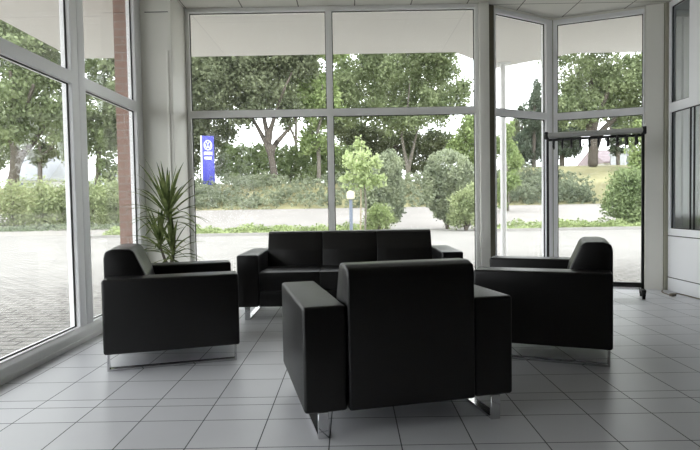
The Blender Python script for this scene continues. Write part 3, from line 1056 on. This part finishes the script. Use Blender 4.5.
shrub('bush', 'spreading fresh green bush behind the right post of the coat rack', 20, 628, None,
      [(628, 192, 18, 20), (616, 204, 12, 14), (640, 186, 16, 20), (634, 212, 20, 12), (650, 206, 14, 18), (622, 178, 8, 10)], 11000, .11, L_HEDGE, clump=.11)
# loose shrubs on the left, side by side
for i, (px, w, h, lb) in enumerate((
        (-22, 22, 25, 'loose flowering shrub partly beyond the left edge of the first left window'),
        (14, 21, 26, 'loose flowering shrub at the outer end of the row in the first left window'),
        (44, 19, 25, 'loose flowering shrub in the middle of the row in the first left window'),
        (70, 17, 24, 'loose flowering shrub beside the wide left mullion'),
        (94, 15, 23, 'loose flowering shrub in the narrow left window, nearest the mullion'),
        (117, 15, 23, 'loose flowering shrub in the narrow left window, beside the brick pillar'))):
    shrub('loose_shrub', lb, 25.4+.3*(i % 2), px, 0,
          [(px-w*.35, 205, w*.7, h*.95), (px+w*.4, 202, w*.65, h*.9), (px, 198, w*.6, h*.8), (px-w*.2, 222, w*.6, 8), (px+w*.4, 222, w*.5, 8)],
          3300, .15, L_LOOSE, clump=.16, shell=.2, group='loose shrubs on the left', asp=.45)

# --- young staked tree
yt = empty('sapling', (at(363, 215, 18.2).x, 18.2, 0))
tag(yt, 'young staked tree with pale fresh leaves beside the lamp', 'tree')
O = yt.location.copy()
vs = [Vector((.06, 0, -.02)), at(366, 205, 18.2)-O, at(364, 180, 18.2)-O, at(362, 155, 18.2)-O, at(361, 136, 18.2)-O, at(352, 172, 18.1)-O, at(374, 176, 18.3)-O, at(351, 158, 18.3)-O, at(373, 160, 18.1)-O]
skin_tree('trunk', vs, [(0, 1), (1, 2), (2, 3), (3, 4), (2, 5), (2, 6), (3, 7), (3, 8)], [.035, .032, .026, .018, .01, .012, .012, .01, .01], BARK_L, yt)
Bl = [((at(a, b, 18.2+c)-O)[:], (rx*.033, rx*.033, ry*.033)) for a, b, rx, ry, c in
      ((360, 142, 7, 9, 0), (353, 162, 11, 11, .1), (370, 162, 11, 11, -.1), (362, 178, 15, 11, 0), (348, 180, 9, 8, .1), (378, 180, 8, 8, 0), (360, 160, 10, 14, -.2))]
P, N = blob_points(Bl, 1500, .3, .07)
leaf_cloud('crown', P, N, .13, L_YOUNG, yt, asp=.7)
st = link('stake', tube_mesh([at(360.5, 236, 18.2)-O-Vector((0, 0, .05)), at(361, 184, 18.2)-O], .022, 10), WOODST, yt)

# --- garden lamp
lp = empty('garden_lamp', (at(351, 215, 17.9).x, 17.9, 0))
tag(lp, 'short grey lamp post with cream head beside the young staked tree', 'lamp')
link('post', tube_mesh([(0, 0, 0), (0, 0, 1.16)], .055, 16), LAMPBODY, lp)
link('lamp_head', lathe_mesh([(.07, 1.15), (.13, 1.18), (.135, 1.36), (.13, 1.40), (.05, 1.44), (.01, 1.45)], 20), LAMPHEAD, lp)
link('base', lathe_mesh([(.10, -.01), (.10, .03), (.06, .05)], 18), LAMPBODY, lp)

# --- blue sign pylon
sgp = at(208, 158, 36.8)
sg = empty('sign_pylon', (sgp.x, 36.8, ground_z(sgp.x, 36.8)), math.radians(22))
tag(sg, 'tall blue and white sign pylon with round white emblem among the junipers', 'sign')
zt = at(208, 136, 36.8).z - sg.location.z
W_, H0 = .40, zt-2.35
box('panel', (-W_, -.11, 0), (W_, .11, zt), BLUE, sg, .01)
sd = box('side_strip', (-W_-.06, -.112, 0), (-W_+.02, .112, zt+.004), SIGNW, sg, .004)
sd['label'] = 'white edge strip'


def flat(name, polys, mat, parent, y=-.113, th=.006):
    bm = bmesh.new()
    for poly in polys:
        f = bm.faces.new([bm.verts.new((u, y, v)) for u, v in poly])
        r = bmesh.ops.extrude_face_region(bm, geom=[f])
        for g in r['geom']:
            if isinstance(g, bmesh.types.BMVert):
                g.co.y -= th
    return link(name, bm_mesh(bm, name), mat, parent)


ez = zt-.62
R1, R2 = .27, .225
ringp = []
for i in range(32):
    a, b = i*2*math.pi/32, (i+1)*2*math.pi/32
    ringp.append([(R1*math.cos(a), ez+R1*math.sin(a)*1.25), (R1*math.cos(b), ez+R1*math.sin(b)*1.25), (R2*math.cos(b), ez+R2*math.sin(b)*1.25), (R2*math.cos(a), ez+R2*math.sin(a)*1.25)])
em = flat('emblem', ringp, SIGNW, sg)
em['label'] = 'round white emblem'


def stroke(a, b, w):
    d = Vector((b[0]-a[0], b[1]-a[1])).normalized()
    n_ = Vector((-d.y, d.x))*w
    return [(a[0]-n_.x, a[1]-n_.y), (b[0]-n_.x, b[1]-n_.y), (b[0]+n_.x, b[1]+n_.y), (a[0]+n_.x, a[1]+n_.y)]


zz = [(-.16, .17), (-.02, .03), (0, .03), (.16, .17)]
flat('emblem_letters', [stroke((-.11, ez+.26), (0, ez+.04), .022), stroke((0, ez+.04), (.11, ez+.26), .022),
                        stroke((-.20, ez+.12), (-.09, ez-.22), .022), stroke((-.09, ez-.22), (0, ez-.02), .022),
                        stroke((0, ez-.02), (.09, ez-.22), .022), stroke((.09, ez-.22), (.20, ez+.12), .022)], SIGNW, em)
flat('text_line', [[(-.27, ez-.62), (.27, ez-.62), (.27, ez-.43), (-.27, ez-.43)]], SIGNW, sg)
flat('text_line', [[(-.24, ez-.93), (.22, ez-.93), (.22, ez-.76), (-.24, ez-.76)]], SIGNW, sg)


# --- far buildings
def house(name, label, px0, px1, Y, z_eave, z_ridge, wallm, roofm, depth=8, cat='house'):
    a, b = at(px0, 160, Y), at(px1, 160, Y)
    cx = (a.x+b.x)/2
    h = empty(name, (cx, Y, ground_z(cx, Y)))
    tag(h, label, cat)
    w = (b.x-a.x)/2
    g = h.location.z
    box('walls', (-w*.94, 0, -.3), (w*.94, depth, z_eave-g), wallm, h)
    prism('roof', [(-.5, z_eave-g-.1), (depth/2, z_ridge-g), (depth+.5, z_eave-g-.1), (depth+.5, z_eave-g-.3), (-.5, z_eave-g-.3)], -w, w, 'x', roofm, h)
    wx = -w*.5
    for i in range(3):
        win = box('window', (wx-.5, -.06, .9), (wx+.5, .02, min(2.1, z_eave-g-.4)), SIGNW, h)
        box('pane', (wx-.42, -.075, .98), (wx+.42, -.055, min(2.0, z_eave-g-.5)), LAMPBODY, win)
        wx += w*.5
    return h


house('house', 'distant house with purple-grey roof seen under the coat rack hooks', 602, 650, 75, at(600, 161, 75).z, at(600, 150, 79).z, HOUSEW, ROOFT)
house('garage', 'pale grey shed behind the right end of the coat rack', 626, 640, 66, at(630, 150, 66).z, at(630, 147, 68).z, SHEDM, SHEDM, 4, 'shed')
house('house', 'grey roofed house half hidden behind the first left window trees', 8, 52, 60, at(30, 178, 60).z, at(30, 150, 64).z, HOUSEW, SHEDM)
house('house', 'small pale gabled house behind the narrow left window', 86, 104, 62, at(95, 186, 62).z, at(95, 172, 66).z, HOUSEW, SHEDM, 6)

# ================================================================== LIGHT
w = bpy.data.worlds.new('overcast_sky')
sc.world = w
w.use_nodes = True
nt = w.node_tree
bg = nt.nodes['Background']
bg.inputs['Color'].default_value = (.95, .975, 1.0, 1)
bg.inputs['Strength'].default_value = 4.2

sc.view_settings.view_transform = 'Standard'
sc.view_settings.look = 'None'
sc.view_settings.gamma = 1
sc.view_settings.use_curve_mapping = False
sc.view_settings.exposure = 0
sc.cycles.max_bounces = 10
sc.cycles.diffuse_bounces = 6
sc.cycles.glossy_bounces = 5
sc.cycles.transparent_max_bounces = 24
sc.cycles.use_denoising = True
